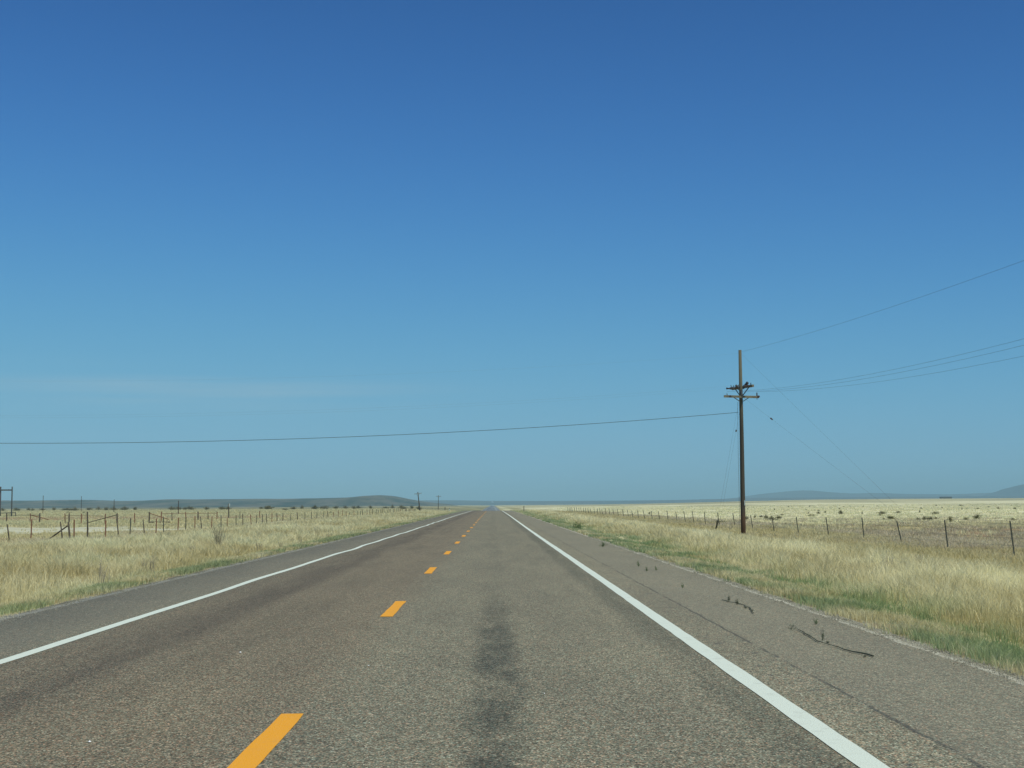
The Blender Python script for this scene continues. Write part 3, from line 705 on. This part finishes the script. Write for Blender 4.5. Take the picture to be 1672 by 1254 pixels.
rail((-64.3,180), (-58.6,176), 1.0, 1.0, .035); rail((-50.6,161), (-43.5,152.5), .95, .95, .025, RUST); rail((-41.0,168), (-38.6,190), .95, .95, .03, RUST)

# ------------------------------------------------------------------ left distance: timber frame, poles, markers
gx0, gy0 = -107.4, 300
fr = empty('timber_frame', (gx0, gy0, tz(gx0, gy0))); tag(fr, 'tall H shaped timber frame with a crossbar at the far left edge', 'frame')
for x_, r_ in ((1.30, .15), (-1.30, .24)):
    mb = MB(); mb.tube([(x_,0,-.4),(x_,0,3),(x_,0,6.6)], [r_, r_*.95, r_*.85], 9, True, .06, 3); mb.build('post', STEELBLUE, fr)
mb = MB(); mb.beam((-1.2,-.22,5.85), (1.4,-.22,5.85), .2, .30); mb.build('crossbar', STEELBLUE, fr)
mb = MB(); mb.beam((-4.0,-.3,.75), (2.3,-.3,.85), .1, .16); mb.build('rail', STEELBLUE, fr)
mb = MB(); mb.tube([(2.3,-.3,-.3),(2.3,-.3,1.0)], .09, 7); mb.build('post', STEELBLUE, fr)

def pole_me(h, r0, r1, seed=0):
    mb = MB(); mb.tube([(0,0,-.5),(0,0,h*.5),(0,0,h)], [r0, (r0+r1)/2, r1], 10, True, .03, seed); return mb
def far_pole(x, y, h, arm, lx, label, group=None, thick=.16):
    r_ = empty('utility_pole', (x, y, tz(x, y))); r_.rotation_euler = (0, lx, 0); tag(r_, label, 'utility pole', group)
    mb = MB(); mb.tube([(0,0,-1.5),(0,0,h)], [thick, thick*.7], 8); mb.build('pole', POLEWOOD, r_)
    if arm:
        mb = MB(); mb.beam((-arm/2,-.18,h-.7), (arm/2,-.18,h-.7), .12, .16); mb.build('crossarm', OLDARM, r_)
        mb = MB(); mb.beam((-arm*.28,-.18,h-.8), (0,-.18,h-1.6), .05, .06); mb.beam((arm*.28,-.18,h-.8), (0,-.18,h-1.6), .05, .06); mb.build('arm_brace', DARKMETAL, r_)
        for s_ in (-.45, -.2, .2, .45):
            mb = MB(); mb.tube([(arm*s_,-.18,h-.62),(arm*s_,-.18,h-.4)], [.07,.05], 6); mb.build('insulator', CERAMIC, r_)
    return r_
far_pole(-32.2, 600, 9.0, 3.2, -.11, 'distant leaning power pole with a crossarm left of the road', thick=.28)
far_pole(-32.2, 800, 9.0, 3.0, .02, 'farther power pole behind the leaning one, only its top clear of the hills', thick=.20)
for (x, y, h, lab) in ((-150.5, 455, 6.0, 'leftmost thin bare pole standing above the hills'), (-165, 545, 6.4, 'thin bare pole, second from the left, tip level with the hills'),
                       (-131, 470, 4.6, 'thin short bare pole, third from the left'), (-78, 337, 3.4, 'thin short bare pole right of the corral fence')):
    far_pole(x, y, h, 0, 0, lab, 'thin bare poles across the left field', .13)
# marker post with a small white plate
mk = empty('marker_post', (-41.4, 213, tz(-41.4, 213))); tag(mk, 'dark marker post with a small white plate on top, left field', 'marker post')
mb = MB(); mb.tube([(0,0,-.2),(-.06,0,2.4)], [.10,.09], 8); mb.build('post', WOOD, mk)
mb = MB(); mb.box(.0, .17, -.13, -.10, 1.95, 2.40); mb.build('plate', SIGNW, mk)
for x, y, h, lab, white in ((-11.2, 318, 1.3, 'dark roadside marker post on the far left verge', False), (-10.4, 326, 1.2, 'white roadside marker post next to the dark one on the far left verge', True), (7.6, 330, 1.5, 'dark roadside marker post on the far right verge', False)):
    d_ = empty('marker_post', (x, y, tz(x, y))); tag(d_, lab, 'marker post')
    mb = MB(); mb.box(-.09,.09,-.03,.03,-.2,h); mb.build('post', SIGNW if white else WOOD, d_)
    mb = MB(); mb.box(-.07,.07,-.05,-.033,h-.25,h-.05); mb.build('reflector', WOOD if white else DARKMETAL, d_)
# a small dark shed far out on the right
sh_ = empty('shed', (1010, 3000, tz(1010, 3000))); tag(sh_, 'tiny long dark shed on the right horizon', 'building')
mb = MB(); mb.box(-12,12,-5,5,-1,3.0); mb.build('wall', simple('dark_shed_wall', (.06,.065,.06), (.09,.09,.08), .3), sh_)
mb = MB(); mb.add([(-13,-6,2.8),(13,-6,2.8),(13,6,2.8),(-13,6,2.8),(-13,0,4.6),(13,0,4.6)], [(0,1,5,4),(2,3,4,5),(0,4,3),(1,2,5),(0,3,2,1)]); mb.build('roof', simple('dark_shed_roof', (.05,.055,.055), (.07,.07,.07), .3), sh_)

# ------------------------------------------------------------------ the tall utility pole
PX, PY = 14.88, 80.3
PZ = tz(PX, PY); PH = 11.1
up_ = empty('utility_pole', (PX, PY, PZ)); up_.rotation_euler = (0, R(.15), 0)
tag(up_, 'tall dark wooden utility pole with two crossarms beside the right verge', 'utility pole')
mb = MB(); mb.tube([(0,0,-.6),(0,0,1),(0,0,3),(.01,0,5.5),(.01,0,8),(0,0,PH)], [.148,.145,.138,.125,.11,.092], 16, True, .02, 2); mb.build('pole', POLEWOOD, up_, True)
AZ = 8.28
mb = MB(); mb.beam((-1.05,-.20,AZ+.02), (1.05,-.20,AZ-.03), .12, .13); mb.build('crossarm', OLDARM, up_)
for s_ in (-1, 1):
    mb = MB(); mb.beam((s_*.48,-.24,AZ-.04), (s_*.10,-.17,AZ-.28), .02, .045); mb.build('arm_brace', DARKMETAL, up_)
def insul(loc, s, tilt, name='insulator', mat=CERAMIC, parent=up_):
    mb = MB(); z_ = 0; pts_ = []; rd = []
    for k_ in range(4): pts_ += [(0,0,z_), (0,0,z_+.03), (0,0,z_+.045)]; rd += [.035, .075, .03]; z_ += .06
    mb.tube(pts_+[(0,0,z_+.06)], rd+[.02], 12); o = mb.build(name, mat, parent); o.location = loc; o.scale = (s,)*3; o.rotation_euler = tilt; return o
insul((-.86,-.20,AZ+.07), .45, (0,0,0)); insul((.93,-.20,AZ+.03), .75, (0,0,0)); insul((.93,-.20,AZ-.07), .4, (math.pi,0,0))
insul((-.70,-.28,AZ), .9, (R(90),0,0)); insul((.98,-.3,AZ-.02), .9, (R(90),0,0))
# upper arm runs almost towards the viewer
UA = 8.86; ud = Vector((.36,-.93,0))
mb = MB(); mb.beam(Vector((.12,.1,UA))-ud*1.15, Vector((.12,.1,UA))+ud*1.2, .12, .14); mb.build('crossarm', OLDARM, up_)
for s_ in (-.8, .75):
    mb = MB(); mb.beam(Vector((.1,0,UA-.05))+ud*s_, (0.02,-.0,UA-.62), .03, .05); mb.build('arm_brace', DARKMETAL, up_)
pd = Vector((-.93,-.36,0))
for k_, s_ in enumerate((-1.0, -.45, .95)):
    b_ = Vector((.12,.1,UA))+ud*s_
    insul(b_+Vector((0,0,.06)), .5, (0,0,0))
    mb = MB(); mb.tube([b_, b_+pd*.25+Vector((0,0,.01)), b_+pd*.3, b_+pd*.5], [.03,.07,.035,.06], 10); mb.build('insulator', CERAMIC, up_)
mb = MB(); mb.tube([(.12,-.14,UA-.1),(.22,-.25,UA+.06),(.36,-.38,UA+.26)], [.05,.085,.085], 10); mb.build('cutout_switch', DARKMETAL, up_)
mb = MB(); mb.tube([(-.14,-.16,UA-.16),(-.22,-.2,UA+.0),(-.34,-.24,UA+.10)], [.05,.075,.06], 10); mb.build('cutout_switch', DARKMETAL, up_)
mb = MB(); mb.tube([(-.60,-.3,UA-.05),(-.5,-.3,UA-.10),(-.36,-.3,UA-.02)], [.035,.055,.03], 8); mb.beam((-.64,-.3,UA+.10),(-.60,-.3,UA-.06),.035,.035); mb.build('cutout_switch', DARKMETAL, up_)
mb = MB(); mb.tube([(.0,-.17,UA-.2),(.0,-.2,UA-.5),(0,-.18,UA-.8)], [.07,.085,.05], 10); mb.build('bracket', DARKMETAL, up_)
mb = MB(); mb.tube([(-.21,-.05,AZ-.3),(-.23,-.05,5),(-.22,-.05,0)], .008, 5, False); mb.build('ground_wire', CABLE, up_)
mb = MB(); mb.box(.05,.09,-.19,-.172,1.8,2.1); mb.build('pole_tag', SIGNW, up_)
def guy(top, anchor, ins_t, guard, label):
    top, anchor = Vector(top), Vector(anchor) - Vector((PX, PY, PZ))
    mb = MB(); mb.tube([top, anchor], .003, 5, False); g_ = mb.build('guy_wire', CABLE, up_); g_['label'] = label
    d = (anchor-top)
    if ins_t:
        p = top+d*ins_t; n_ = d.normalized(); mb = MB(); mb.tube([p-n_*.10, p-n_*.06, p, p+n_*.06, p+n_*.10], [.02,.05,.04,.05,.02], 8); mb.build('strain_insulator', CERAMIC, g_)
    if guard:
        n_ = d.normalized(); mb = MB(); mb.tube([anchor-n_*(1.6), anchor-n_*.02], [.06,.07], 8); mb.build('guy_guard', TPOST, g_)
ax, ay = 15.75, 95.5; az_ = tz(ax, ay)
guy((-.12,.05,8.05), (ax, ay, az_), 0, True, 'guy wire to the leaning dark guard behind the pole')
guy((-.1,.08,7.3), (ax+.15, ay-.2, az_), .13, False, 'lower guy wire running behind the pole')
bx_, by_ = 27.0, 84.0; bz_ = tz(bx_, by_)
guy((.1,0,PH-.25), (bx_, by_, bz_), 0, False, 'long guy wire from the pole top down to the right')
guy((.1,0,AZ), (bx_-.2, by_, bz_), .155, False, 'guy wire with a dark insulator down to the right')

# lines (they hang from the pole: things of their own)
def span(name, a, b, low, r_, label, group=None, n=28, mat=CABLE):
    a, b = Vector(a), Vector(b); mb = MB(); P = []
    for k_ in range(n+1):
        t_ = k_/n; p = a.lerp(b, t_); p.z -= low*4*t_*(1-t_); P.append(p)
    mb.tube(P, r_, 6, False); o = mb.build(name, mat, None, True); tag(o, label, 'power line', group); return o
W0 = Vector((PX, PY, PZ))
span('power_line', W0+Vector((-.15,0,7.35)), (-65, 80.3, 7.0), 1.62, .013, 'thick dark cable crossing over the road to the left', n=48)
for (ox, oz, tx_, tz2, r_, lab) in ((0, PH-.15, 21.7, PH-.3, .0045, 'topmost thin wire climbing to the right edge from the pole top'),
        (-.86, AZ+.3, 20.6, AZ+.42, .004, 'upper of three thin wires running from the crossarm to the right edge'),
        (-.1, AZ+.28, 21.2, AZ+.35, .004, 'middle of three thin wires running from the crossarm to the right edge'),
        (.93, AZ+.28, 22.6, AZ+.12, .004, 'lowest of three thin wires running from the crossarm to the right edge')):
    span('power_line', W0+Vector((ox, -.25, oz)), (tx_, 8, tz2+PZ), .75 if oz > 10 else 1.42, r_, lab)
for (oz, oy, lab) in ((PH-.2, 0, 'faint top wire leaving the pole to the left over the road'), (UA+.05, -1.0, 'faint wire leaving the upper crossarm to the left, nearer one'), (UA+.05, 1.0, 'faint wire leaving the upper crossarm to the left, farther one')):
    span('power_line', W0+Vector((0, oy, oz)), (-72, 70+oy, oz-.4), 1.9, .0016, lab, n=40, mat=WIRE)

# ------------------------------------------------------------------ haze
hz = MB(); hz.box(-24000, 24000, -600, 31000, -60, 200)
HZ = bpy.data.materials.new('pale_air'); HZ.use_nodes = True; hn = HZ.node_tree.nodes
hn.remove(hn['Principled BSDF']); pv = hn.new('ShaderNodeVolumePrincipled')
pv.inputs['Density'].default_value = 1.1e-4; pv.inputs['Color'].default_value = (.55,.90,.99,1); pv.inputs['Anisotropy'].default_value = -0.15
HZ.node_tree.links.new(pv.outputs[0], hn['Material Output'].inputs['Volume'])
tag(hz.build('haze', HZ), 'pale blue air over the plain', kind='stuff')
